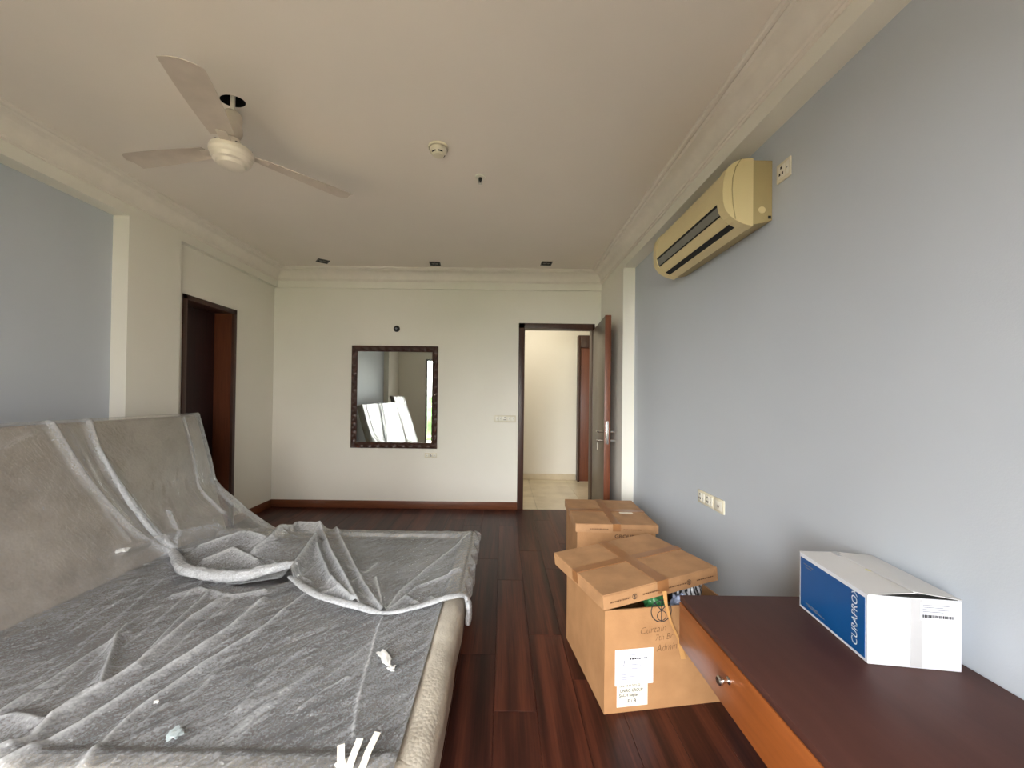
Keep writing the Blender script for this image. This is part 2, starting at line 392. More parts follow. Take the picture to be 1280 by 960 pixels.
# rear wall with the window the daylight comes through
bm = bmesh.new()
bx(bm, -3.1, WX0, YR-.14, YR, 0, ZC+.19); bx(bm, WX1, 1.5, YR-.14, YR, 0, ZC+.19)
bx(bm, WX0, WX1, YR-.14, YR, WZ1, ZC+.19); bx(bm, WX0, WX1, YR-.14, YR, -.1, WZ0)
finish('wall_rear', bm, 'cream', kind='structure')
# dropped beam round the room
def ring(bm, prof, mi=0):
    rs = []
    for d, z in prof:
        rs.append([bm.verts.new(p) for p in ((XL+d, YR+d, z), (XR-d, YR+d, z), (XR-d, YF-d, z), (XL+d, YF-d, z))])
    for a, b in zip(rs, rs[1:]):
        for i in range(4):
            f = bm.faces.new((a[i], a[(i+1) % 4], b[(i+1) % 4], b[i])); f.material_index = mi
bm = bmesh.new(); ring(bm, [(0, ZC+.02), (0, ZS), (-.02, ZS), (-.14, ZS)]); finish('trim_1', bm, 'cream', kind='structure')
# plaster cornice: ceiling bead, cove, lower bead
cov = [(.028+.082*(1-math.sin(t)), 2.812+.085*(1-math.cos(t))) for t in [i*math.pi/16 for i in range(9)]]
cov = [(d, z) for d, z in cov]
prof = [(.150, ZC+.002), (.150, ZC-.014), (.143, ZC-.020), (.128, ZC-.020), (.120, ZC-.014), (.116, ZC-.020), (.110, 2.902)]
prof += [(.110-.080*math.sin(t)**1.0, 2.902-.085*(1-math.cos(t))) for t in [i*math.pi/16 for i in range(1, 9)]]
prof += [(.030, 2.808), (.022, 2.800), (.012, 2.802), (.008, 2.793), (-.002, 2.790)]
bm = bmesh.new(); ring(bm, prof); o = finish('trim_2', bm, 'plaster', kind='structure', smooth=True)
# skirting boards
def skirt(name, x0, x1, y0, y1): return box(name, 'base', x0, x1, y0, y1, 0, .092, bev=.004, kind='structure')
skirt('baseboard_back', XLR, DX0, YB-.014, YB)
skirt('baseboard_left', XLR, XLR+.014, LY1+.02, YB-.014)
skirt('baseboard_right', XRB-.014, XRB, YR, 3.876)
skirt('baseboard_left_front', XLB, XLB+.014, .12, 2.854)

# door 1: bedroom door (frame, open leaf, hardware)
d1 = empty('door_1', (DX0, YB, 0)); d1['kind'] = 'structure'
def rel(o, e): o.parent = e; o.matrix_parent_inverse = e.matrix_world.inverted() if False else Matrix.Translation(-Vector(e.location)); return o
bm = bmesh.new()
bx(bm, DX0, DX0+.075, YB-.012, YB+.15, 0, DZ, .004); bx(bm, DX1-.03, DX1, YB-.012, YB+.15, 0, DZ, .004); bx(bm, DX0, DX1, YB-.012, YB+.15, DZ-.065, DZ, .004)
rel(finish('frame', bm, 'darkwood', smooth=True), d1)
ang = math.atan2(1.020-1.100, 4.735-3.87)   # leaf swings into the room
hx, hy = 1.100, 4.735
def leafpt(u, w, z):   # u along leaf from hinge, w thickness to the right
    c, s = math.cos(ang), math.sin(ang)
    return Vector((hx+s*u+c*w, hy-c*u+s*w, z))
def leafbox(name, m, u0, u1, w0, w1, z0, z1, parent=d1, bev=.002):
    bm = bmesh.new(); bx(bm, u0, u1, w0, w1, z0, z1, bev)
    for v in bm.verts: v.co = leafpt(v.co.x, v.co.y, v.co.z)
    return rel(finish(name, bm, m, smooth=True), parent)
leafbox('leaf', 'doorface', 0, .872, 0, .050, .008, 2.225)
leafbox('leaf_edge_lipping', 'redwood', .872, .885, -.004, .056, .008, 2.225)
leafbox('leaf_back_face', 'redwood', 0, .872, .050, .056, .008, 2.225)
leafbox('mortise_plate', 'metal', .885, .888, .012, .040, .93, 1.16)
for zc in (1.05, .96):
    tube_pts = [leafpt(.82, 0, zc), leafpt(.82, -.045, zc), leafpt(.815, -.055, zc), leafpt(.76 if zc > 1 else .80, -.058, zc)]
    rel(tube('lever_handle' if zc > 1 else 'thumb_turn', 'metal', tube_pts, .010), d1)
    tube_pts = [leafpt(.82, .05, zc), leafpt(.82, .10, zc), leafpt(.815, .11, zc), leafpt(.76 if zc > 1 else .80, .113, zc)]
    rel(tube('lever_handle' if zc > 1 else 'thumb_turn', 'metal', tube_pts, .010), d1)
leafbox('key_tag', 'plastic_w', .80, .826, -.060, -.055, .865, .935)

# door 2: doorway in the left wall, near-black brown leaf deep in its lining
d2 = empty('door_2', (XLR, LY0, 0)); d2['kind'] = 'structure'
bm = bmesh.new()
bx(bm, XLR-.2, XLR+.012, LY1-.045, LY1, 0, LZ, .003); bx(bm, XLR-.2, XLR+.012, LY0, LY0+.045, 0, LZ, .003); bx(bm, XLR-.2, XLR+.012, LY0, LY1, LZ-.045, LZ, .003)
rel(finish('lining', bm, 'darkwood', smooth=True), d2)
rel(box('lining_panel', 'liningwood', XLR-.19, XLR-.012, LY1-.05, LY1-.044, 0, LZ-.045), d2)
rel(box('leaf', 'mahogany', XLR-.23, XLR-.19, LY0+.0, LY1, 0, LZ), d2)

# hallway beyond the bedroom door
hf = box('floor_hall', 'concrete', -.9, 3.0, YB+.02, 6.62, -.1, -.008, kind='structure')
for i in range(6):
    for j in range(3):
        rel(box('tile', 'marble', -.8+i*.62, -.8+i*.62+.617, YB+.02+j*.615, YB+.02+j*.615+.612, -.008, .0, bev=.0015, seg=1), hf) if j < 3 else None
for o in hf.children: o.matrix_parent_inverse = Matrix.Identity(4)
box('wall_hall', 'cream', -.8, 3.0, 6.5, 6.62, 0, 3.0, kind='structure')
box('wall_hall_left', 'cream', -.9, -.8, YB+.1, 6.62, 0, 3.0, kind='structure')
box('wall_hall_right', 'cream', 2.9, 3.0, YB+.1, 6.62, 0, 3.0, kind='structure')
box('wall_hall_front', 'cream', 1.49, 3.0, YB+.02, YB+.14, 0, 3.0, kind='structure')
box('wall_hall_rear', 'cream', -3.1, -.8, YB+.14, YB+.24, 0, 3.0, kind='structure')
box('ceiling_hall', 'white', -.9, 3.0, YB+.14, 6.62, 2.9, 3.0, kind='structure')
box('baseboard_hall', 'marble', -.8, 1.235, 6.488, 6.5, 0, .10, bev=.003, kind='structure')
d3 = empty('door_3', (1.24, 6.36, 0)); d3['kind'] = 'structure'
rel(box('frame', 'darkwood', 1.24, 1.275, 6.36, 6.5, 0, 2.42, bev=.003), d3)
rel(box('leaf', 'redwood', 1.275, 2.15, 6.40, 6.45, 0, 2.22, bev=.003), d3)
rel(box('frame', 'darkwood', 1.275, 2.15, 6.36, 6.5, 2.22, 2.42, bev=.003), d3)
# unseen lamp fixture added to brighten the hallway
hl = empty('hall_fill_lamp', (.35, 5.25, 2.9)); tag(hl, 'unseen round lamp added to brighten the hallway beyond the door', 'lamp')
lathe('housing', 'plastic_w', [(0, 0), (.16, 0), (.16, -.03), (.15, -.035), (.15, -.01), (0, -.01)], hl)
m_, n_, l_, b_ = newmat('fill_diffuser'); b_.inputs['Emission Color'].default_value = (1, .92, .78, 1); b_.inputs['Emission Strength'].default_value = 4; M['diff'] = m_
lathe('diffuser', 'diff', [(0, -.06), (.08, -.055), (.13, -.042), (.15, -.03), (.15, -.012)], hl)
ld = bpy.data.lights.new('fill_light', 'POINT'); ld.energy = 20; ld.color = (1, .93, .80); ld.shadow_soft_size = .14
lo = bpy.data.objects.new('fill_light', ld); COL.objects.link(lo); lo.location = (0, 0, -.2); lo.parent = hl

# rear sliding window
w1 = empty('window_1', (WX0, YR, WZ0)); w1['kind'] = 'structure'
bm = bmesh.new(); yy0, yy1 = YR-.10, YR-.03
for a in ((WX0, WX0+.05, WZ0, WZ1), (WX1-.05, WX1, WZ0, WZ1), (WX0, WX1, WZ0, WZ0+.05), (WX0, WX1, WZ1-.05, WZ1)): bx(bm, a[0], a[1], yy0, yy1, a[2], a[3], .003)
rel(finish('window_frame', bm, 'alu', smooth=True), w1)
for k in range(3):
    xa = WX0+.05+k*(WX1-WX0-.1)/3; xb = xa+(WX1-WX0-.1)/3
    if k: rel(box('mullion', 'alu', xa-.025, xa+.025, yy0+.01, yy1-.01, WZ0+.05, WZ1-.05, bev=.003), w1)
    if k == 2: xa, xb = xa-(xb-xa)+.03, xa+.03   # third sash slid open to let more light in
    rel(box('pane', 'glass', xa, xb, YR-.068-.02*(k == 2), YR-.064-.02*(k == 2), WZ0+.05, WZ1-.05), w1)
# balcony outside: slab, added overhang, railing; trees beyond
box('floor_balcony', 'btile', -3.4, 1.8, YR-1.75, YR-.14, -.16, -.02, kind='structure')
box('shading_overhang', 'concrete', -3.4, 1.8, YR-.30, YR-.14, 2.66, 2.82, kind='structure')  # unseen overhang added to keep sky light off the upper walls
rl = empty('balcony_railing', (0, YR-1.7, -.02)); tag(rl, 'grey metal railing along the balcony outside the window', 'railing')
for z in (.12, 1.04): box('rail', 'alu', -3.4, 1.8, -.02, .02, z, z+.035, rl, bev=.004)
for i in range(27): box('baluster', 'alu', -3.38+i*.2, -3.365+i*.2, -.008, .008, .12, 1.05, rl)
box('ground', 'ground', -60, 60, -90, YR-3, -7.1, -7.0, kind='structure')
for i, (tx, ty, tr, tz, lb) in enumerate([(-6.4, -21, 3.2, -2.1, 'broad leafy tree outside the window beside the balcony'), (2.5, -28, 3.4, -3.0, 'tall rounded tree standing straight behind the balcony railing'), (10, -22, 2.8, -4.0, 'low bushy tree outside beyond the balcony corner')]):
    te = empty('tree', (tx, ty, -7)); tag(te, lb, 'tree', 'trees outside the window')
    bm = bmesh.new(); bmesh.ops.create_icosphere(bm, subdivisions=4, radius=tr)
    for v in bm.verts:
        k = 1+.22*mnoise.noise(v.co*.9+Vector((i*9, 0, 0)))+.14*mnoise.noise(v.co*2.6)
        v.co = v.co*k; v.co.z += tz+7
    finish('crown', bm, 'leaf', te, 'all'); tube('trunk', 'bark', [(0, 0, 0), (.05, 0, 2), (0, .05, tz+7)], [.22, .18, .12], te)

# ================================================================== BED
BZ, BX1, BY0, BY1, BX0 = .35, -.188, 1.03, 2.985, -2.13
bed = empty('bed', (-1.15, 2.0, 0)); tag(bed, 'low platform bed with leaning padded headboard, wrapped in bubble wrap', 'bed')
def rb(o): return rel(o, bed)
def rail(name, x0, x1, y0, y1):
    bm = bmesh.new(); bx(bm, x0, x1, y0, y1, .17, BZ, .052, 0, 6)
    bmesh.ops.subdivide_edges(bm, edges=[e for e in bm.edges if e.calc_length() > .4], cuts=24, use_grid_fill=True)
    for v in bm.verts: v.co += Vector((mnoise.noise(v.co*5), mnoise.noise(v.co*5+Vector((7, 0, 0))), mnoise.noise(v.co*6+Vector((0, 9, 0)))))*.006
    return rb(finish(name, bm, 'bubble', smooth='all'))
rail('foot_rail', BX1-.125, BX1, BY0, BY1); rail('side_rail', BX0-.05, BX1, BY1-.125, BY1); rail('side_rail', BX0-.05, BX1, BY0, BY0+.125)
rb(box('platform_panel', 'panel', BX0-.05, BX1-.10, BY0+.10, BY1-.10, .29, BZ-.022))
rb(box('plinth', 'mahogany', BX0-.05, BX1-.38, BY0+.22, BY1-.28, 0, .29))
# headboard: padded slab, front face leans back
HA = math.atan2(.25, .88); HC, HS = math.cos(HA), math.sin(HA)
HL, HT = .915, .11
def hb(s, y, off):   # s up along the front face, off outwards (+x)
    return np.stack([BX0-HS*s+HC*off+0*y, y+0*s, BZ+HC*s+HS*off+0*y], -1)
bm = bmesh.new(); bx(bm, -HT, 0, BY0-.02, BY1+.02, -.22, HL, .03, 0, 5)
for v in bm.verts:
    x, y, z = v.co; v.co = Vector((BX0-HS*z+HC*x, y, BZ+HC*z+HS*x))
rb(finish('headboard', bm, 'taupe', smooth=True))

# --- plastic sheets lying over the bed
def px_poly(P, z): return [onz(x, y, z)[:2] for x, y in P]
def apply(X, Y, ridges, z):
    h = np.zeros_like(X); f = np.zeros_like(X)
    for P, amp, w, c in ridges:
        d = poly_dist(X, Y, px_poly(P, z)); g = .45*np.exp(-(d/w)**2)+.55*np.exp(-d/(w*.75)); h = np.maximum(h, amp*g)+.25*np.minimum(h, amp*g); f = np.maximum(f, c*(.42*np.exp(-(d/(w*1.0))**2)+.75*np.exp(-(d/(w*.30))**2)))
    return h, f
def top(X, Y):   # the surface carrying the sheets
    e = np.minimum.reduce([BX1-X, BY1-Y, Y-BY0])
    z = .331+(BZ-.331)*(1-sm(.09, .135, e)); return z-.05*(1-sm(0, .05, e))**2
# sheet over the near half
nx, ny = 330, 300
X, Y = np.meshgrid(np.linspace(BX0+.0, BX1-.105, nx), np.linspace(BY0+.03, 2.72, ny), indexing='ij')
ridges1 = [
    ([(-20, 955), (40, 922), (62, 900), (115, 866), (170, 832), (240, 772), (285, 744)], .045, .026, .85),
    ([(0, 962), (100, 905), (165, 862), (235, 818), (290, 782), (330, 748)], .040, .026, .80),
    ([(105, 958), (140, 915), (172, 885), (225, 848), (255, 828), (330, 782), (380, 742)], .03, .016, .75),
    ([(62, 900), (100, 872), (125, 858), (138, 820), (146, 795), (158, 783)], .055, .018, .6),
    ([(0, 888), (60, 852), (115, 815), (160, 790)], .03, .020, .45),
    ([(170, 832), (200, 800), (218, 780), (262, 740)], .04, .018, .6),
    ([(0, 900), (20, 895), (45, 902)], .05, .03, .4),
    ([(478, 768), (470, 790), (459, 830), (448, 870), (441, 915)], .012, .007, .8),
    ([(215, 745), (250, 735), (285, 745), (330, 738)], .035, .022, .5),
    ([(300, 880), (350, 830), (420, 780)], .012, .02, .25), ([(270, 930), (340, 870), (400, 830)], .012, .02, .25),
    ([(190, 700), (240, 690)], .03, .03, .4)]
for i in range(26):
    x0, y0 = random.uniform(20, 430), random.uniform(770, 930); a_ = random.uniform(.55, .9); L_ = random.uniform(30, 110)
    ridges1.append(([(x0, y0), (x0+L_*.5, y0-L_*.5*a_+random.uniform(-4, 4)), (x0+L_, y0-L_*a_)], random.uniform(.004, .010), random.uniform(.006, .012), random.uniform(.25, .55)))
h, f = apply(X, Y, ridges1, .35); h *= .55
ang_w = math.atan2(1.2, 1.0)
near_hb = np.exp(-((X-BX0)/.22)**2)
z = top(X, Y)+.006+h+np.abs(wrinkle(X, Y, ang_w, 26, .008))+wrinkle(X, Y, ang_w+.5, 60, .0018)+.05*near_hb*(1-.4*sm(1.0, 1.8, Y))
f = f+.10*np.clip(wrinkle(X, Y, ang_w, 60, 1.), 0, 1)
f -= 1.6*np.exp(-(poly_dist(X, Y, px_poly([(305, 727), (335, 726), (352, 723)], .35))/.035)**2)   # a gap where the bare panel shows
s1 = tag(grid_obj('plastic_sheet', 'sheet', np.stack([X, Y, z], -1), None, f), 'creased milky plastic sheet over the dark platform of the bed', 'plastic sheet')
# sheet over the far half, its hem rolled and hanging over the foot rail
hem = [(150, 705), (205, 702), (235, 718), (262, 726), (300, 728), (340, 722), (362, 722), (400, 745), (445, 757), (480, 766), (530, 757), (560, 748), (578, 745)]
hp = np.array(px_poly(hem, .355)); o_ = np.argsort(hp[:, 0]); hp = hp[o_]
S, T = np.meshgrid(np.linspace(0, 1, 300), np.linspace(0, 1, 170), indexing='ij')
Lx = BX1-.02-(BX0+.02); drape = .17; Ls = Lx+drape
sx = S*Ls
X = np.where(sx < Lx, BX0+.02+sx, BX1-.02+.034*np.sin(np.clip((sx-Lx)/.05, 0, math.pi/2)))
hemY = np.interp(X, hp[:, 0], hp[:, 1]); Y = hemY+(BY1+.012-hemY)*T
over = np.clip(sx-Lx, 0, None)
ridges2 = [
    ([(362, 722), (372, 708), (384, 694), (394, 683)], .095, .035, .65),
    ([(394, 683), (402, 700), (412, 722), (440, 752)], .05, .025, .55),
    ([(318, 700), (340, 690), (352, 676), (372, 664), (400, 664)], .075, .035, .5),
    ([(400, 664), (412, 690), (428, 718), (446, 755)], .06, .024, .7),
    ([(420, 662), (437, 695), (455, 730), (480, 765)], .035, .016, .65),
    ([(480, 765), (500, 738), (535, 708), (588, 668)], .022, .014, .7),
    ([(480, 765), (520, 732), (548, 722), (575, 712)], .016, .012, .6),
    ([(478, 765), (476, 745), (470, 720)], .02, .012, .6),
    ([(445, 757), (420, 735), (402, 742)], .03, .016, .6),
    ([(250, 690), (300, 683), (330, 690)], .05, .04, .6),
    ([(255, 705), (290, 697), (320, 706)], .05, .03, .55)]
for i in range(22):
    x0, y0 = random.uniform(260, 575), random.uniform(672, 745); a_ = random.uniform(-.9, .9); L_ = random.uniform(18, 55)
    ridges2.append(([(x0, y0), (x0+L_*.5, y0-L_*.5*a_+random.uniform(-3, 3)), (x0+L_, y0-L_*a_)], random.uniform(.006, .016), random.uniform(.008, .014), random.uniform(.25, .55)))
h, f = apply(X, Y, ridges2, .36); h *= .78; f += .08
h *= 1-sm(.0, .05, over)
bulge = .10*np.exp(-((X+1.62)/.33)**2-((Y-2.62)/.22)**2)
hangz = np.where(over > 0, -(over-.03*np.sin(np.clip(over/.05, 0, 1.57)))*(.42+.5*(.5+.5*np.sin(Y*17))*(1-T)+.35*np.exp(-((T-.02)/.06)**2)), 0)
z = np.where(over > 0, BZ+.004+hangz, top(X, Y)+.012+h+bulge+np.abs(wrinkle(X, Y, 1.0, 22, .007))+wrinkle(X, Y, .4, 55, .002))
X = X+np.where(over > 0, .016*np.sin(Y*31+over*22)*np.clip(over/.06, 0, 1), 0)
f = np.maximum(f, .5*np.exp(-(T*(BY1-hemY)/.02)**2)); f = np.maximum(f, .35*np.clip(over/.1, 0, 1))
s2 = tag(grid_obj('plastic_sheet', 'sheet', np.stack([X, Y, z], -1), None, f), 'bunched plastic sheet hanging over the far corner of the bed foot', 'plastic sheet')
# headboard cover
def onhb(x, y):
    d = ray(x, y); nrm = np.array([HC, 0, HS]); p0_ = np.array([BX0, 0, BZ]); t = ((p0_-CAM)@nrm)/(d@nrm); p = CAM+d*t
    return (p[2]-BZ)/HC, p[1]
sv = np.concatenate([np.linspace(-.02, HL-.03, 150), np.linspace(HL-.03, HL+.30, 50)[1:]]); yv = np.linspace(BY0-.03, BY1+.10, 330)
S, Yg = np.meshgrid(sv, yv, indexing='ij')
def hpoly(P): return [onhb(*p) for p in P]
ridges3 = [([(58, 528), (75, 555), (98, 592), (125, 625), (160, 662), (200, 690)], .030, .020, .7), ([(108, 528), (118, 560), (140, 600), (170, 640), (205, 685)], .025, .022, .7),
           ([(85, 540), (120, 610), (165, 660)], .012, .03, .3), ([(228, 522), (236, 550), (246, 600), (252, 640)], .012, .012, .6),
           ([(205, 640), (208, 660), (206, 685)], .02, .014, .6), ([(130, 640), (160, 675)], .012, .012, .4), ([(40, 540), (0, 560)], .006, .01, .3),
           ([(150, 690), (200, 670), (240, 655)], .03, .03, .3)]
h = np.zeros_like(S); f = np.zeros_like(S)
for P, amp, w, c in ridges3:
    d = poly_dist(S, Yg, hpoly(P)); h = np.maximum(h, amp*np.exp(-(d/w)**2)); f = np.maximum(f, c*np.exp(-(d/(w*1.2))**2))
off = .007+h+np.abs(wrinkle(S, Yg, .7, 14, .0025))+wrinkle(S, Yg, .9, 55, .0006)
# path over the rounded top and down the back
ss = np.clip(S, None, HL); arc = np.clip(S-HL, 0, .13); back = np.clip(S-HL-.13, 0, None)
offx = off-arc*1.0; ss2 = ss+.010+.0*arc-back
ss2 = np.where(S > HL, HL+.012-back, S); offx = np.where(S > HL, off*.5-arc, off)
yy = np.minimum(Yg, BY1+.03); wrap = np.clip(Yg-BY1-.03, 0, None)
V = hb(ss2, yy, offx-wrap*1.2)
zz = V[..., 2]; w = sm(2.30, 2.88, yy)
g = .37*np.clip((.74-zz)/.385, 0, 1)**1.7
V[..., 0] += np.where(S < HL, w*g*(1-.0*wrap), 0)
V[..., 1] += .02*np.sin(zz*14)*w*np.clip((1.0-zz)/.5, 0, 1)
crump = w*np.clip((.95-zz)/.4, 0, 1); V[..., 0] += crump*(wrinkle(S, Yg, .3, 38, .016))
f = f+.35*crump+.45*sm(BY1-.16, BY1-.02, yy)*.7
s3 = tag(grid_obj('plastic_sheet', 'sheet_hb', V, None, f), 'thin clear plastic sheet draped over the bed headboard', 'plastic sheet')
# rolled hem across the middle
hb3 = lambda x, y, off=.02: tuple(hb(np.array(onhb(x, y)[0]), np.array(onhb(x, y)[1]), np.array(off)))
ctl = [hb3(118, 560), hb3(150, 615), hb3(182, 660), hb3(205, 690, .05), tuple(onz(228, 710, .40)), tuple(onz(250, 716, .385)), tuple(onz(275, 720, .375)), tuple(onz(305, 719, .375)), tuple(onz(335, 712, .385)), tuple(onz(356, 707, .40)), tuple(onz(372, 704, .40))]
rr = [.010, .016, .020, .026, .034, .038, .040, .040, .036, .030, .012]
def dense(ctl, rr, k=7):
    P, Q = [], []
    for i in range(len(ctl)-1):
        p = [Vector(ctl[max(i-1, 0)]), Vector(ctl[i]), Vector(ctl[i+1]), Vector(ctl[min(i+2, len(ctl)-1)])]
        for j in range(k):
            t = j/k; P.append(.5*((2*p[1])+(p[2]-p[0])*t+(2*p[0]-5*p[1]+4*p[2]-p[3])*t*t+(3*p[1]-p[0]-3*p[2]+p[3])*t**3)); Q.append(rr[i]*(1-t)+rr[i+1]*t)
    P.append(Vector(ctl[-1])); Q.append(rr[-1]); return P, Q
P, Q = dense(ctl, rr); o = tube('rolled_hem', 'hem', P, Q, None, 18, False, .75, .22); o.parent = s2
ctl = [tuple(onz(362, 721, .365)), tuple(onz(380, 734, .37)), tuple(onz(402, 746, .37)), tuple(onz(445, 757, .365)), tuple(onz(480, 766, .355)), tuple(onz(520, 759, .36)), tuple(onz(548, 750, .37)), tuple(onz(568, 745, .372)), (BX1+.0, ony(579, 748, 2.02)[1], .352), (BX1+.022, 2.02, .30), (BX1+.020, 2.0, .22)]
P, Q = dense(ctl, [.012, .021, .021, .025, .012, .016, .018, .020, .022, .034, .03]); o = tube('twisted_hem', 'hem', P, Q, None, 14, False, .5, .25); o.parent = s2

# tape strips and torn scraps on the bed
def strip(name, m, pts, width, lab, cat, group=None, parent=None, side=None, thick=.0012):
    P = [Vector(p) for p in pts]; bm = bmesh.new(); A = []
    for i, p in enumerate(P):
        t = (P[min(i+1, len(P)-1)]-P[max(i-1, 0)]).normalized(); s = Vector(side) if side else t.cross(Vector((0, 0, 1))).normalized()
        wd = width[i] if hasattr(width, '__len__') else width
        nrm = s.cross(t).normalized()*thick
        A.append([bm.verts.new(p-s*wd/2), bm.verts.new(p+s*wd/2), bm.verts.new(p+s*wd/2+nrm), bm.verts.new(p-s*wd/2+nrm)])
    for a, b in zip(A, A[1:]):
        for k in range(4): bm.faces.new((a[k], a[(k+1) % 4], b[(k+1) % 4], b[k]))
    bm.faces.new(A[0]); bm.faces.new(A[-1])
    o = finish(name, bm, m, parent, True)
    if lab: tag(o, lab, cat, group)
    return o
for P_, lab in [([(472, 922), (460, 942), (452, 962)], 'long pale tape strip slanting at the bed foot corner'), ([(450, 930), (441, 948), (436, 962)], 'short pale tape strip between two other strips on the bed'), ([(426, 938), (426, 950), (428, 962)], 'upright pale tape strip beside the crumpled scrap on the bed')]:
    a = [onz(x, y, .372-.010*(i == 2)) for i, (x, y) in enumerate(P_)]
    strip('tape_strip', 'tapew', [tuple(a[0]+np.array([0, 0, .016])), tuple(a[1]+np.array([0, 0, .004])), tuple(a[2])], .020, lab, 'tape', 'tape strips at the bed foot')
def scrap(px, py, z, size, lab, m='scrap', seed=0, ln=1.0, grp='torn scraps on the bed'):
    c = onz(px, py, z); bm = bmesh.new(); bmesh.ops.create_icosphere(bm, subdivisions=3, radius=1)
    for v in bm.verts:
        k = 1+.9*mnoise.noise(v.co*1.7+Vector((seed*5., 0, 0)))
        v.co = Vector((v.co.x*size*k, v.co.y*size*ln*k, v.co.z*size*.28*k))
    o = finish('plastic_scrap', bm, m, None, True); o.location = (c[0], c[1], z); o.rotation_euler = (0, 0, seed)
    return tag(o, lab, 'scrap', grp)
scrap(481, 822, .352, .020, 'torn white tape scrap in the middle of the dark platform', seed=.6, ln=2.2)
scrap(489, 835, .352, .014, 'small torn white bit touching the larger scrap on the platform', seed=2.1)
scrap(195, 877, .358, .006, 'tiny white fleck on the plastic creases near the blue spot', seed=1.1, ln=1.6)
scrap(219, 917, .355, .017, 'pale blue-grey spot of plastic on the dark platform', 'palespot', seed=.4, ln=1.3)
scrap(152, 688, .50, .026, 'bright white tape patch where headboard meets platform', seed=.2)
scrap(430, 957, .358, .022, 'crumpled clear scrap under the tape strips at the bed foot', seed=3.0)

# wrapped panel leaning on the left wall behind the bed (seen in the mirror)
wp = empty('wrapped_panel', (-2.3, .55, 0)); tag(wp, 'tall plastic-wrapped panel leaning on wall, seen in the mirror', 'panel')
bm = bmesh.new(); bx(bm, -.11, 0, -.42, .40, 0, 1.42, .03, 0, 4)
for v in bm.verts: x, y, z = v.co; v.co = Vector((x*.93-.34*z*.9+.30, y, z*.95-x*.34))
o = finish('padding', bm, 'taupe', wp, True); o.location.z = .0
S, Yg = np.meshgrid(np.linspace(0, 1.42, 90), np.linspace(-.44, .42, 60), indexing='ij')
of = .012+np.abs(wrinkle(S, Yg, .3, 16, .03))
o = grid_obj('wrapping', 'sheet_hb', np.stack([of-.306*S+.30, Yg, S*.95+.01], -1), wp, .1+.5*np.clip(wrinkle(S, Yg, .3, 16, 1.), 0, 1))

# ================================================================== TABLE and things by the right wall
TX, TY0, TY1, TZ = .68, .22, 1.468, .653
tb = empty('drawer_table', (1.0, .85, 0)); tag(tb, 'dark brown low table with orange-brown drawer front against the blue wall', 'table')
def rtb(o): return rel(o, tb)
rtb(box('table_top', 'tabletop', TX, XRB-.003, TY0, TY1, TZ-.022, TZ, bev=.002))
rtb(box('carcass', 'tablefront', TX+.012, XRB-.02, TY0+.01, TY1-.004, .475, TZ-.022))
dr = rtb(box('drawer_front', 'tablefront', TX-.002, TX+.014, .80, TY1-.001, .47, TZ-.025, bev=.002))
rtb(box('drawer_front', 'tablefront', TX-.002, TX+.014, TY0+.01, .797, .47, TZ-.025, bev=.002))
for yk in (1.146, .50):
    k = lathe('knob', 'metal', [(0, -.034), (.010, -.034), (.0135, -.030), (.0135, -.024), (.008, -.018), (.006, -.006), (.011, -.002), (.011, 0)], None, 20, (TX-.002, yk, .566), 'x'); rtb(k)
for y_ in (TY0+.05, TY1-.09): rtb(box('leg_panel', 'mahogany', 1.0, XRB-.03, y_, y_+.03, 0, .475, bev=.002))

# white box on the table
A_ = np.array([1.046, 1.098]); B_ = np.array([1.086, 1.402])
wbx = empty('carton', (A_[0], A_[1], TZ), (0, 0, math.atan2(B_[1]-A_[1], B_[0]-A_[0])-math.pi/2)); tag(wbx, 'white carton with a blue printed side lying on the dark table', 'box')
wW, wD, wH = .233, .306, .198
wbx.location.x -= .003
def wp_(o): o.parent = wbx; return o
bm = bmesh.new(); bx(bm, 0, wW, 0, wD, 0, wH-.003, .0015, 0, 1); wp_(finish('body', bm, 'boxwhite', smooth=True))
# two top flaps, the wall-side one lifted a little
def flap(x0, x1, l0, l1, z0, z1):
    bm = bmesh.new(); t = .002
    q = [(x0, -.002+.003*0, z0), (x1, 0, l0), (x1, wD, l1), (x0, wD, z1)]
    A = [bm.verts.new(p) for p in q]; B = [bm.verts.new((p[0], p[1], p[2]+t)) for p in q]
    for i in range(4): bm.faces.new((A[i], A[(i+1) % 4], B[(i+1) % 4], B[i]))
    bm.faces.new(A); bm.faces.new(B); return wp_(finish('top_flap', bm, 'boxgrey'))
flap(-.001, wW*.52, wH+.010, wH+.002, wH-.003, wH-.002); flap(wW*.48, wW+.001, wH-.002, wH-.002, wH+.014, wH+.003)
wp_(box('gap_shadow_strip', 'dgrey', .01, wW-.01, .001, .02, wH-.003, wH-.001))  # dark strip standing in for the shadow in the flap gap
wp_(box('blue_print', 'boxblue', -.0012, 0, .010, wD-.008, .010, wH-.016))
wp_(text('lettering', 'CURAPROX', .0312, 'inkw', wbx, (-.0022, .036, .024), (R(90), R(-90), R(-90)), .18, 1.0, 0))
for (y_, z_, l_2) in ((wD-.075, wH-.035, .05), (wD-.065, wH-.044, .03), (wD-.10, .030, .06), (wD-.13, .024, .08)):
    wp_(box('fine_print', 'inkg', -.0018, -.0012, y_, y_+l_2, z_, z_+.003))
wp_(box('packing_tape', 'boxtape', wW*.46, wW*.58, -.0012, 0, .004, wH-.006)); wp_(box('seam_tape', 'boxtape', wW*.43, wW*.53, wD-.04, wD+.001, wH+.004, wH+.0055))
lb = wp_(box('label', 'paper', wW*.56, wW*.93, -.0022, -.0012, wH-.062, wH-.014))
for i in range(4): wp_(box('fine_print', 'inkg', wW*.58, wW*(.86-.06*(i % 2)), -.0026, -.0022, wH-.020-.006*i, wH-.0185-.006*i))
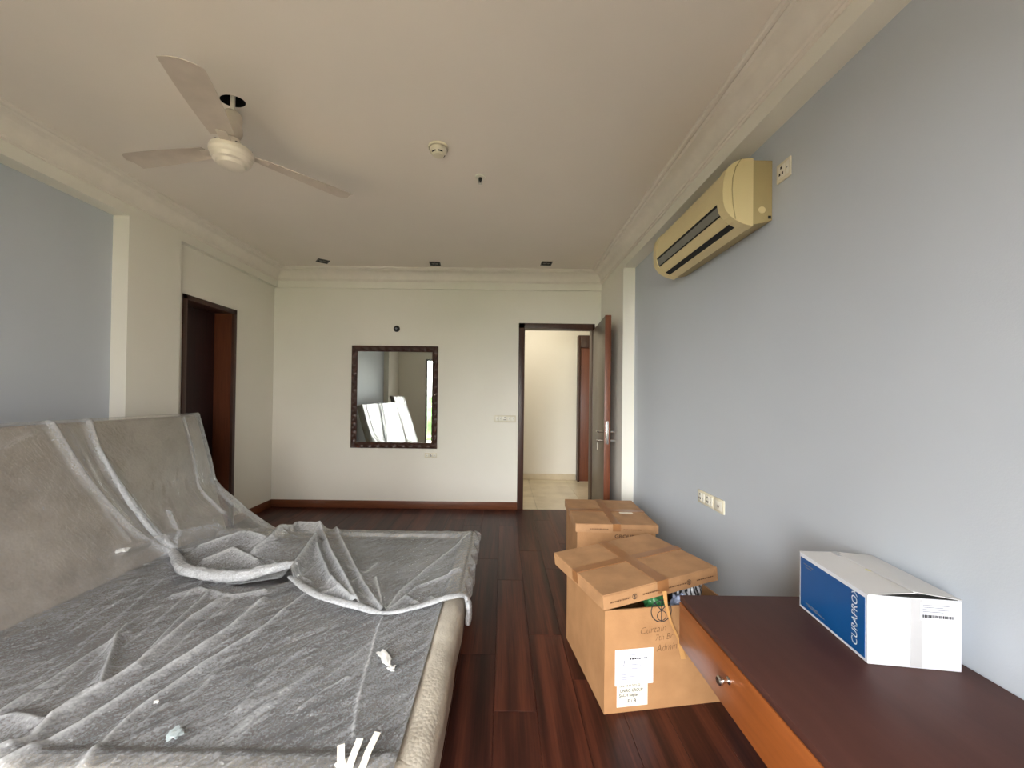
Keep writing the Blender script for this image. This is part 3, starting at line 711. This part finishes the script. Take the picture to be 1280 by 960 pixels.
x = wW*.58
while x < wW*.90:
    wd = random.choice((.0012, .002, .003)); wp_(box('barcode_bar', 'ink', x, x+wd, -.0027, -.0022, wH-.054, wH-.046)); x += wd+random.choice((.001, .0016))
bm = bmesh.new(); bmesh.ops.create_icosphere(bm, subdivisions=2, radius=1)
for v in bm.verts: k = 1+.6*mnoise.noise(v.co*2); v.co = Vector((v.co.x*.016*k, v.co.y*.013*k, v.co.z*.002))
o = wp_(finish('glue_residue', bm, 'residue', smooth=True)); o.location = (wW*.52, wD*.50, wH+.007)

# ------------------------------------------------------------------ cardboard boxes
def carton(name, loc, rotz, w, d, h, label):
    e = empty(name, loc, (0, 0, rotz)); tag(e, label, 'box', 'brown cardboard moving boxes')
    bm = bmesh.new(); t = .006
    bx(bm, 0, w, 0, t, 0, h); bx(bm, 0, w, d-t, d, 0, h); bx(bm, 0, t, t, d-t, 0, h); bx(bm, w-t, w, t, d-t, 0, h); bx(bm, t, w-t, t, d-t, 0, t)
    finish('body', bm, 'card', e); return e
def lid(parent, loc, rot, w, d, t, tapes=True):
    bm = bmesh.new(); k = .005
    bx(bm, 0, w, 0, d, -k, 0, .0025, 0, 1); bx(bm, 0, w, 0, k, -t, -k); bx(bm, 0, w, d-k, d, -t, -k); bx(bm, 0, k, k, d-k, -t, -k); bx(bm, w-k, w, k, d-k, -t, -k)
    bmesh.ops.subdivide_edges(bm, edges=[e for e in bm.edges if e.calc_length() > .2], cuts=6, use_grid_fill=True)
    for v in bm.verts: v.co += Vector((mnoise.noise(v.co*6), mnoise.noise(v.co*6+Vector((4, 0, 0))), mnoise.noise(v.co*5+Vector((0, 8, 0)))))*.0035
    l = finish('lid', bm, 'cardlid', parent); l.location = loc; l.rotation_euler = rot
    def sub(n, m, *a): o = box(n, m, *a); o.parent = l; return o
    sub('cross_tape', 'tape', w*.45, w*.545, -.002, d+.002, .001, .0032); sub('cross_tape', 'tape', -.002, w+.002, d*.46, d*.56, .0012, .0034)
    sub('tape_end', 'tape', w*.45, w*.545, -.0035, -.0015, -t*.8, .003); sub('tape_end', 'tape', -.0035, -.0015, d*.46, d*.56, -t*.8, .003)
    return l
def circle_mark(parent, cx, cz, r_, y, m='ink', wdt=.003, full=True, name='printed_emblem'):
    """ring with a forked stroke and a small ring, flat on a -y face"""
    bm = bmesh.new()
    def ringf(cx, cz, r, w):
        A = []; n_ = 40
        for i in range(n_):
            c, s = math.cos(2*math.pi*i/n_), math.sin(2*math.pi*i/n_); A.append((bm.verts.new((cx+r*c, y, cz+r*s)), bm.verts.new((cx+(r-w)*c, y, cz+(r-w)*s))))
        for i in range(n_): a, b = A[i], A[(i+1) % n_]; bm.faces.new((a[0], b[0], b[1], a[1]))
    def seg(x0, z0, x1, z1, w):
        v = Vector((x1-x0, z1-z0)).normalized(); p = Vector((-v.y, v.x))*w/2
        bm.faces.new([bm.verts.new((a, y-.0002, b)) for a, b in ((x0+p.x, z0+p.y), (x1+p.x, z1+p.y), (x1-p.x, z1-p.y), (x0-p.x, z0-p.y))])
    ringf(cx, cz, r_, wdt); ringf(cx+r_*.04, cz-r_*.42, r_*.46, wdt*.8)
    seg(cx+r_*.02, cz+r_*.95, cx+r_*.02, cz-r_*.9, wdt); seg(cx-r_*.62, cz+r_*.72, cx+r_*.02, cz+r_*.05, wdt); seg(cx+r_*.66, cz+r_*.68, cx+r_*.02, cz+r_*.05, wdt)
    o = finish(name, bm, m, parent); return o
b1 = carton('cardboard_box', (.462, 1.711, 0), R(8.2), .60, .545, .455, 'open cardboard box with tilted lid and white labels beside the table')
L1 = lid(b1, (0, 0, 0), (0, 0, 0), .63, .52, .066)
LP = Vector((.449, 1.7018, .5254)); Mw = Matrix.Translation(Vector((.462, 1.711, 0))) @ Matrix.Rotation(R(8.2), 4, 'Z')
ML = Matrix.Translation(LP) @ Matrix.Rotation(.290, 4, 'Z') @ Matrix.Rotation(-.0888, 4, 'Y') @ Matrix.Rotation(-.0257, 4, 'X')
L1.matrix_local = Mw.inverted() @ ML
for cx in (.155, .455): circle_mark(L1, cx, -.034, .0125, -.0075, 'ink', .0016)
def fine_row(parent, x0, ln, y, z, h_=.005, m='inkf'):   # a line of print too small to read
    x_ = x0
    while x_ < x0+ln:
        w_ = random.uniform(.004, .011); o = box('fine_print', m, x_, x_+w_, y, y+.0006, z, z+h_*random.uniform(.8, 1)); o.parent = parent; x_ += w_+.003
for x0 in (.03, .20, .34, .50): fine_row(L1, x0, .09, -.0075, -.038)
def onbox(px, py):   # pixel -> local (x, z) on the front face
    nrm = np.array([math.sin(R(8.2)), -math.cos(R(8.2)), 0]); o_ = np.array([.462, 1.711, 0]); d = ray(px, py); t = ((o_-CAM)@nrm)/(d@nrm); p = CAM+d*t-o_
    return p[0]*math.cos(R(8.2))+p[1]*math.sin(R(8.2)), p[2]
def b1box(n, m, p, q, y0, y1):
    (xa, za), (xb, zb) = onbox(*p), onbox(*q); return box(n, m, min(xa, xb), max(xa, xb), y0, y1, min(za, zb), max(za, zb), b1)
b1box('shipping_label', 'paper', (769, 813), (816, 853), -.0016, -.0003)
b1box('address_label', 'paper2', (771, 854.5), (809, 880), -.0022, -.0003)
def b1text(body, px, py, size, m='ink', sx=1.0, bold=0, shear=0, ry=0):
    x_, z_ = onbox(px, py); return text('lettering', body, size, m, b1, (x_, -.0026, z_), (R(90), R(ry), 0), shear, sx, bold)
b1text('Date: 18-09-2023 /Gl', 774, 859, .0135, 'ink', .84, .0002); b1text('ONIRO GROUP', 774.5, 865.5, .019, 'ink', .82, .0004); b1text('SACH Replac', 773.5, 871.3, .019, 'ink', .88, .0004); b1text('F / B', 784, 878, .022, 'ink', 1, .0004)
b1text('3', 777.5, 831.5, .032, 'inkg'); fine_row(b1, onbox(787, 824.5)[0], .075, -.0024, onbox(787, 824.5)[1], .008, 'ink')
for (px, py, ln) in ((785, 819, .04), (787, 828, .03), (787, 831, .05), (787, 833, .055), (787, 836, .045), (774, 838, .03), (774, 844, .06), (774, 847, .075), (774, 850, .04)):
    x_, z_ = onbox(px, py); box('fine_print', 'inkg', x_, x_+ln, -.0021, -.0016, z_, z_+.0022, b1)
cx, cz = onbox(826.5, 763.5); circle_mark(b1, cx, cz, .051, -.0012, 'ink', .0045)
b1text('Curtain', 799, 793, .044, 'inkf', .95, -.0008, .3, -4); b1text('7th Br', 818, 801, .040, 'inkf', .85, -.0008, .3, -4); b1text('Admin', 820, 814.5, .046, 'inkf', .82, -.0008, .3, -4)
# loose tape tail hanging from the lid
x0, z0 = onbox(826, 733)
tail = [(onbox(826, 735)[0], -.030, onbox(826, 735)[1]), (onbox(829, 752)[0], -.024, onbox(829, 752)[1]), (onbox(836, 775)[0], -.016, onbox(836, 775)[1]), (onbox(846, 797)[0], -.014, onbox(846, 797)[1]), (onbox(849, 808)[0], -.012, onbox(849, 808)[1]), (onbox(853, 822)[0], -.010, onbox(853, 822)[1])]
strip('tape_tail', 'tape2', tail, [.020, .014, .010, .010, .018, .024], None, None, None, b1, (.93, -.2, .1))
# crumpled things pushing the lid up
def crumple(name, m, c, s, lab, seed):
    bm = bmesh.new(); bmesh.ops.create_icosphere(bm, subdivisions=4, radius=1)
    for v in bm.verts:
        k = 1+.35*mnoise.noise(v.co*2.2+Vector((seed, 0, 0)))+.18*abs(mnoise.noise(v.co*6+Vector((seed, 3, 0)))); v.co = Vector((v.co.x*s[0]*k, v.co.y*s[1]*k, v.co.z*s[2]*k))
    o = finish(name, bm, m, None, 'all'); o.location = c; return tag(o, lab, 'bag', 'bags packed in the open box')
# striped crumpled bag material
m_, n_, l_, b_ = newmat('zebra_print_plastic'); wv = n_.new('ShaderNodeTexWave'); tc_ = n_.new('ShaderNodeTexCoord'); wv.inputs['Scale'].default_value = 14; wv.inputs['Distortion'].default_value = 9
cr_ = n_.new('ShaderNodeValToRGB'); cr_.color_ramp.elements[0].color = (.03, .03, .035, 1); cr_.color_ramp.elements[1].color = (.62, .62, .64, 1); cr_.color_ramp.elements[0].position = .35; cr_.color_ramp.elements[1].position = .5
l_.new(tc_.outputs['Object'], wv.inputs['Vector']); l_.new(wv.outputs['Fac'], cr_.inputs[0]); l_.new(cr_.outputs[0], b_.inputs['Base Color']); b_.inputs['Roughness'].default_value = .3; M['zebra'] = m_
crumple('patterned_bag', 'zebra', (.93, 2.0, .44), (.085, .10, .065), 'crumpled black and white patterned bag poking out of the open box', 1.)
crumple('green_bag', 'greenbag', (.74, 1.86, .41), (.05, .05, .05), 'green plastic bag under the tilted lid of the open box', 4.)
crumple('blue_bag', 'bluebag', (.86, 1.845, .41), (.04, .035, .05), 'pale blue plastic bag under the tilted lid of the open box', 8.)

b2 = carton('cardboard_box', (.535, 2.725, 0), R(-2.3), .545, .60, .48, 'closed cardboard box with taped lid by the open bedroom door')
L2 = lid(b2, (-.014, -.016, .512), (0, 0, 0), .572, .640, .060)
text('printed_text', 'GROUP', .034, 'inkf', b2, (.26, -.002, .412), (R(90), 0, 0), 0, 1.2, .001)
for x0 in (.10, .33): fine_row(L2, x0, .12, -.0070, -.036, .006)
o = box('label', 'paper2', .37, .47, .25, .275, .004, .0055); o.parent = L2

# ================================================================== WALL AND CEILING FITTINGS
# mirror
mr = empty('wall_mirror', (-1.342, YB, .74)); tag(mr, 'rectangular mirror in a carved dark wood frame on the cream wall', 'mirror')
MW, MH, mf = 1.065, 1.262, .072
def carved(n_seg, L):   # a moulding bar along +x, centre line, carved with a running wave
    bm = bmesh.new(); prof = [(-mf/2, 0), (-mf/2, .018), (-mf*.32, .026), (-mf*.12, .030), (mf*.14, .026), (mf*.30, .016), (mf*.40, .016), (mf/2, .010), (mf/2, 0)]
    rs = []
    for i in range(n_seg+1):
        x_ = -L/2+L*i/n_seg; rg = []
        for j, (u, d_) in enumerate(prof):
            k = 1+(.28*math.sin(x_*62+j*.9) if 1 < j < 6 else 0); xx = x_
            if i == 0: xx = x_+(u+mf/2)
            if i == n_seg: xx = x_-(u+mf/2)
            rg.append(bm.verts.new((xx, -d_*k, u)))
        rs.append(rg)
    for a, b in zip(rs, rs[1:]):
        for j in range(len(prof)-1): bm.faces.new((a[j], a[j+1], b[j+1], b[j]))
    return bm
for L_, lc, ry in ((MW, (0, 0, mf/2), 0), (MW, (0, 0, MH-mf/2), 180), (MH, (-MW/2+mf/2, 0, MH/2), 90), (MH, (MW/2-mf/2, 0, MH/2), -90)):
    o = finish('frame_bar', carved(80, L_), 'darkwood', mr, True); o.location = lc; o.rotation_euler = (0, R(ry), 0)
box('glass', 'mirror', -MW/2+mf-.01, MW/2-mf+.01, -.010, -.004, mf-.01, MH-mf+.01, mr)
# switch plates
def plate(name, loc, rotz, w, h, mods, label, cat='switch', group=None, m='plastic_c'):
    e = empty(name, loc, (0, 0, rotz)); tag(e, label, cat, group)
    box('cover_plate', m, -w/2, w/2, -.010, 0, -h/2, h/2, e, bev=.003)
    for (x0, x1, kind) in mods:
        r_ = box('rocker' if kind == 's' else 'socket_insert', 'plastic_w', x0*w-w/2+.002, x1*w-w/2-.002, -.0135 if kind == 's' else -.012, -.009, -h*.33, h*.33, e, bev=.0015)
        cx = (x0+x1)/2*w-w/2
        if kind == 'p':
            for (dx, dz) in ((0, .2), (-.17, -.12), (.17, -.12)):
                q = box('pin_hole', 'black', cx+dx*h*.6-.0045, cx+dx*h*.6+.0045, -.0128, -.0118, dz*h-.006, dz*h+.006); q.parent = e
        elif kind == 'd':
            q = lathe('jack_hole', 'black', [(0, 0), (.008, 0)], e, 14, (cx, -.0125, -.004), 'y')
        else:
            q = box('rocker_mark', 'inkg', cx-.004, cx+.004, -.0142, -.0134, -.003, .001); q.parent = e
    return e
plate('switch_plate', (.029, YB, 1.118), 0, .262, .085, [(.04, .2, 's'), (.2, .36, 's'), (.36, .6, 'p'), (.6, .78, 's'), (.78, .96, 's')], 'wide cream switch plate on the cream wall beside the door frame')
plate('wall_socket', (-.885, YB, .657), 0, .15, .060, [(.06, .32, 's'), (.36, .64, 'p'), (.68, .94, 's')], 'small white socket plate just below the mirror', 'socket')
plate('switch_plate', (XRB, 2.485, .753), R(-90), .195, .082, [(.05, .30, 'p'), (.32, .46, 's'), (.50, .78, 'p'), (.80, .95, 's')], 'long cream socket plate on the blue wall above the boxes')
plate('wall_socket', (XRB, 2.333, .753), R(-90), .105, .084, [(.12, .88, 'd')], 'square cream single outlet joined to the long socket plate', 'socket')
plate('wall_socket', (XRB, 1.810, 2.482), R(-90), .088, .090, [(.08, .70, 'p'), (.74, .94, 's')], 'cream power socket high on the blue wall beside the air conditioner', 'socket')
wh = empty('wiring_box', (-1.328, YB, 2.216)); tag(wh, 'small round black wiring box in the wall above the mirror', 'wiring box')
lathe('box_rim', 'dgrey', [(.036, 0), (.040, .004), (.036, .007), (.030, .004)], wh, 24, axis='y'); lathe('box_hole', 'black', [(0, .002), (.031, .002)], wh, 24, axis='y')
o = box('connector', 'inkg', -.018, .004, -.008, -.002, -.012, .010); o.parent = wh; o.rotation_euler = (0, R(35), 0)
# air conditioner
AY0, AY1 = 1.89, 2.77
ac = empty('air_conditioner', (XRB, (AY0+AY1)/2, 2.27)); tag(ac, 'yellowed split air conditioner mounted high on the blue wall', 'air conditioner')
def ra(o): return rel(o, ac)
ra(prism('chassis', 'ac2', [(1.318, 2.285), (1.318, 2.580), (1.218, 2.582), (1.218, 2.262), (1.29, 2.275)], 'y', AY0+.004, AY1-.004))
cover = [(1.222, 2.588), (1.17, 2.582), (1.135, 2.568), (1.105, 2.545), (1.087, 2.515), (1.078, 2.475), (1.075, 2.42), (1.078, 2.375), (1.085, 2.345), (1.092, 2.332)]
low = [(1.112, 2.306), (1.135, 2.288), (1.150, 2.280), (1.180, 2.266), (1.222, 2.256)]
ra(prism('front_cover', 'ac', cover+low, 'y', AY0+.055, AY1-.055, smooth=False))
e1 = [(x-.004 if x < 1.2 else x, z+(.003 if z > 2.4 else -.003)) for x, z in cover+low]
ra(prism('end_cap', 'ac', e1, 'y', AY0, AY0+.055)); ra(prism('end_cap', 'ac', e1, 'y', AY1-.055, AY1))
def slat(n, m, p, q, t, y0, y1):
    (xa, za), (xb, zb) = p, q; v = Vector((xb-xa, zb-za)).normalized(); nn = Vector((v.y, -v.x))
    if nn.x > 0 and nn.y > 0: nn = -nn
    nn = Vector((-abs(v.y), -abs(v.x)))*t
    return ra(prism(n, m, [(xa, za), (xb, zb), (xb+nn.x, zb+nn.y), (xa+nn.x, za+nn.y)], 'y', y0, y1))
slat('black_edge', 'black', (1.076, 2.385), (1.079, 2.372), .002, AY0+.06, AY1-.06)
slat('grey_strip', 'acgrey', (1.079, 2.372), (1.092, 2.332), .003, AY0+.06, AY1-.06)
slat('black_edge', 'black', (1.092, 2.332), (1.096, 2.326), .002, AY0+.06, AY1-.06)
slat('louvre', 'ac', (1.098, 2.324), (1.130, 2.292), .005, AY0+.058, AY1-.058)
slat('air_outlet_slot', 'black', (1.138, 2.2865), (1.168, 2.272), .0015, AY0+.058, AY1-.058)
# curved panel joint on the end cap
pts = [(1.160, AY0-.001, 2.584), (1.135, AY0-.001, 2.545), (1.120, AY0-.001, 2.49), (1.117, AY0-.001, 2.43), (1.122, AY0-.001, 2.36), (1.135, AY0-.001, 2.287)]
ra(tube('panel_joint', 'ac2', pts, .0022, None, 6))
ra(lathe('knockout', 'ac', [(0, .003), (.016, .003), (.018, 0)], None, 20, (1.268, AY0+.004, 2.335), 'y')); ra(box('drain_hole', 'black', 1.298, 1.312, AY0+.002, AY0+.0045, 2.292, 2.306))
# ceiling fan
fan = empty('ceiling_fan', (FX, FY, ZC)); tag(fan, 'white three-blade ceiling fan hanging from a round ceiling hole', 'ceiling fan')
tube('downrod', 'fanwhite', [(0, 0, .15), (0, 0, -.26)], .012, fan, 16)
tube('hook', 'metal', [(0, 0, .15), (.02, 0, .16), (.03, 0, .175)], .006, fan, 8)
lathe('canopy', 'fandust', [(.014, -.058), (.034, -.062), (.044, -.075), (.046, -.10), (.040, -.125), (.046, -.14), (.048, -.165), (.040, -.185), (.030, -.20), (.014, -.202)], fan)
mot = lathe('motor', 'fanwhite', [(r_*.86, z_) for r_, z_ in [(.014, -.20), (.045, -.205), (.055, -.235), (.085, -.248), (.112, -.258), (.117, -.268), (.117, -.285), (.112, -.292), (.108, -.300), (.108, -.308), (.096, -.325), (.080, -.330), (.076, -.336), (.070, -.346), (.035, -.354), (0, -.355)]], fan, 48)
for i in range(6):
    a = i*math.pi/3+.3; q = lathe('screw', 'dgrey', [(0, 0), (.006, 0), (.006, -.004), (0, -.004)], fan, 10, (.088*math.cos(a), .088*math.sin(a), -.252))
def blade(a, tw0):
    e = finish_blade(tw0); e.rotation_euler = (0, 0, a); return e
def finish_blade(tw0):
    N, K = 40, 9; V = []
    bm = bmesh.new(); rows = []
    for i in range(N+1):
        t = i/N; u = .135+.475*t
        wd = .050+.016*math.sin(min(1, t*1.3)*math.pi/2)+.004*t
        lead = wd; trail = -wd
        if t > .9: lead = wd*(1-.75*((t-.9)/.1)**2)
        row = []
        for j in range(K+1):
            s = j/K; v = trail+(lead-trail)*s; tw = R(tw0*(1-.3*t))
            z = -.262+v*math.sin(tw)+.006*math.sin(math.pi*s)-.018*t
            row.append((u, v*math.cos(tw), z))
        rows.append(row)
    top_ = [[bm.verts.new(p) for p in r] for r in rows]; bot = [[bm.verts.new((p[0], p[1], p[2]-.0025)) for p in r] for r in rows]
    for i in range(N):
        for j in range(K):
            bm.faces.new((top_[i][j], top_[i+1][j], top_[i+1][j+1], top_[i][j+1])); bm.faces.new((bot[i][j], bot[i][j+1], bot[i+1][j+1], bot[i+1][j]))
        for j in (0, K): bm.faces.new((top_[i][j], top_[i+1][j], bot[i+1][j], bot[i][j]))
    for i in (0, N):
        for j in range(K): bm.faces.new((top_[i][j], top_[i][j+1], bot[i][j+1], bot[i][j]))
    b = finish('blade', bm, 'fandust', fan, True)
    bm = bmesh.new(); bx(bm, .075, .17, -.024, .024, -.266, -.262, .002); q = finish('blade_bracket', bm, 'fandust', b, True)
    return b
for a, tw0 in ((R(-70.2), 11), (R(173), -4), (R(43.5), 12)): blade(a, tw0)
# smoke detector, sprinkler, downlights
sd = empty('smoke_detector', (-.4185, 2.36, ZC)); tag(sd, 'round cream smoke detector on the white ceiling', 'smoke detector')
lathe('base', 'plastic_c', [(0, 0), (.062, 0), (.062, -.010), (.058, -.014)], sd)
bd = lathe('head', 'plastic_c', [(.052, -.012), (.054, -.020), (.052, -.030), (.046, -.036), (.040, -.040), (.036, -.050), (.030, -.054), (0, -.055)], sd)
for a0 in (-2.5, -1.45, .4, 1.6):
    pts = [(.0405*math.cos(a0+k*.14), .0405*math.sin(a0+k*.14), -.0425) for k in range(6)]; tube('vent_slot', 'black', pts, .0035, sd, 6)
sp = empty('fire_sprinkler', (-.178, 2.675, ZC)); tag(sp, 'small fire sprinkler head with white ring on the ceiling', 'sprinkler')
lathe('escutcheon', 'plastic_w', [(0, -.001), (.036, 0), (.034, -.006), (.016, -.010), (0, -.010)], sp)
lathe('body', 'dgrey', [(.013, -.008), (.013, -.026), (.006, -.028), (.005, -.048)], sp, 16); lathe('deflector', 'metal', [(0, -.048), (.013, -.048), (.013, -.052), (0, -.052)], sp, 16)
for s in (-1, 1): tube('yoke_arm', 'metal', [(s*.011, 0, -.026), (s*.012, 0, -.040), (s*.004, 0, -.049)], .003, sp, 6)
for (x, y, a, lab) in ((-2.097, 4.42, 38, 'twisted square recessed downlight near the dark brown doorway'), (-.81, 4.46, 4, 'flat square recessed downlight above the mirror'), (.478, 4.405, 2, 'square recessed downlight above the open bedroom door')):
    e = empty('recessed_downlight', (x, y, ZC), (0, 0, R(a))); tag(e, lab, 'downlight', 'recessed ceiling downlights')
    hw = .062; bm = bmesh.new()
    for q in ((-hw, hw, -hw, -hw+.012), (-hw, hw, hw-.012, hw), (-hw, -hw+.012, -hw, hw), (hw-.012, hw, -hw, hw)): bx(bm, q[0], q[1], q[2], q[3], -.006, 0)
    finish('trim_ring', bm, 'dgrey', e); box('housing', 'black', -hw+.01, hw-.01, -hw+.01, hw-.01, -.003, -.0005, e)
    for sx in (-1, 1):
        lathe('lamp_cup', 'acgrey', [(0, -.006), (.012, -.006), (.018, -.003)], e, 16, (sx*.022, 0, 0))
    box('cross_bar', 'dgrey', -.004, .004, -hw, hw, -.007, -.003, e)
bpy.context.view_layer.update()
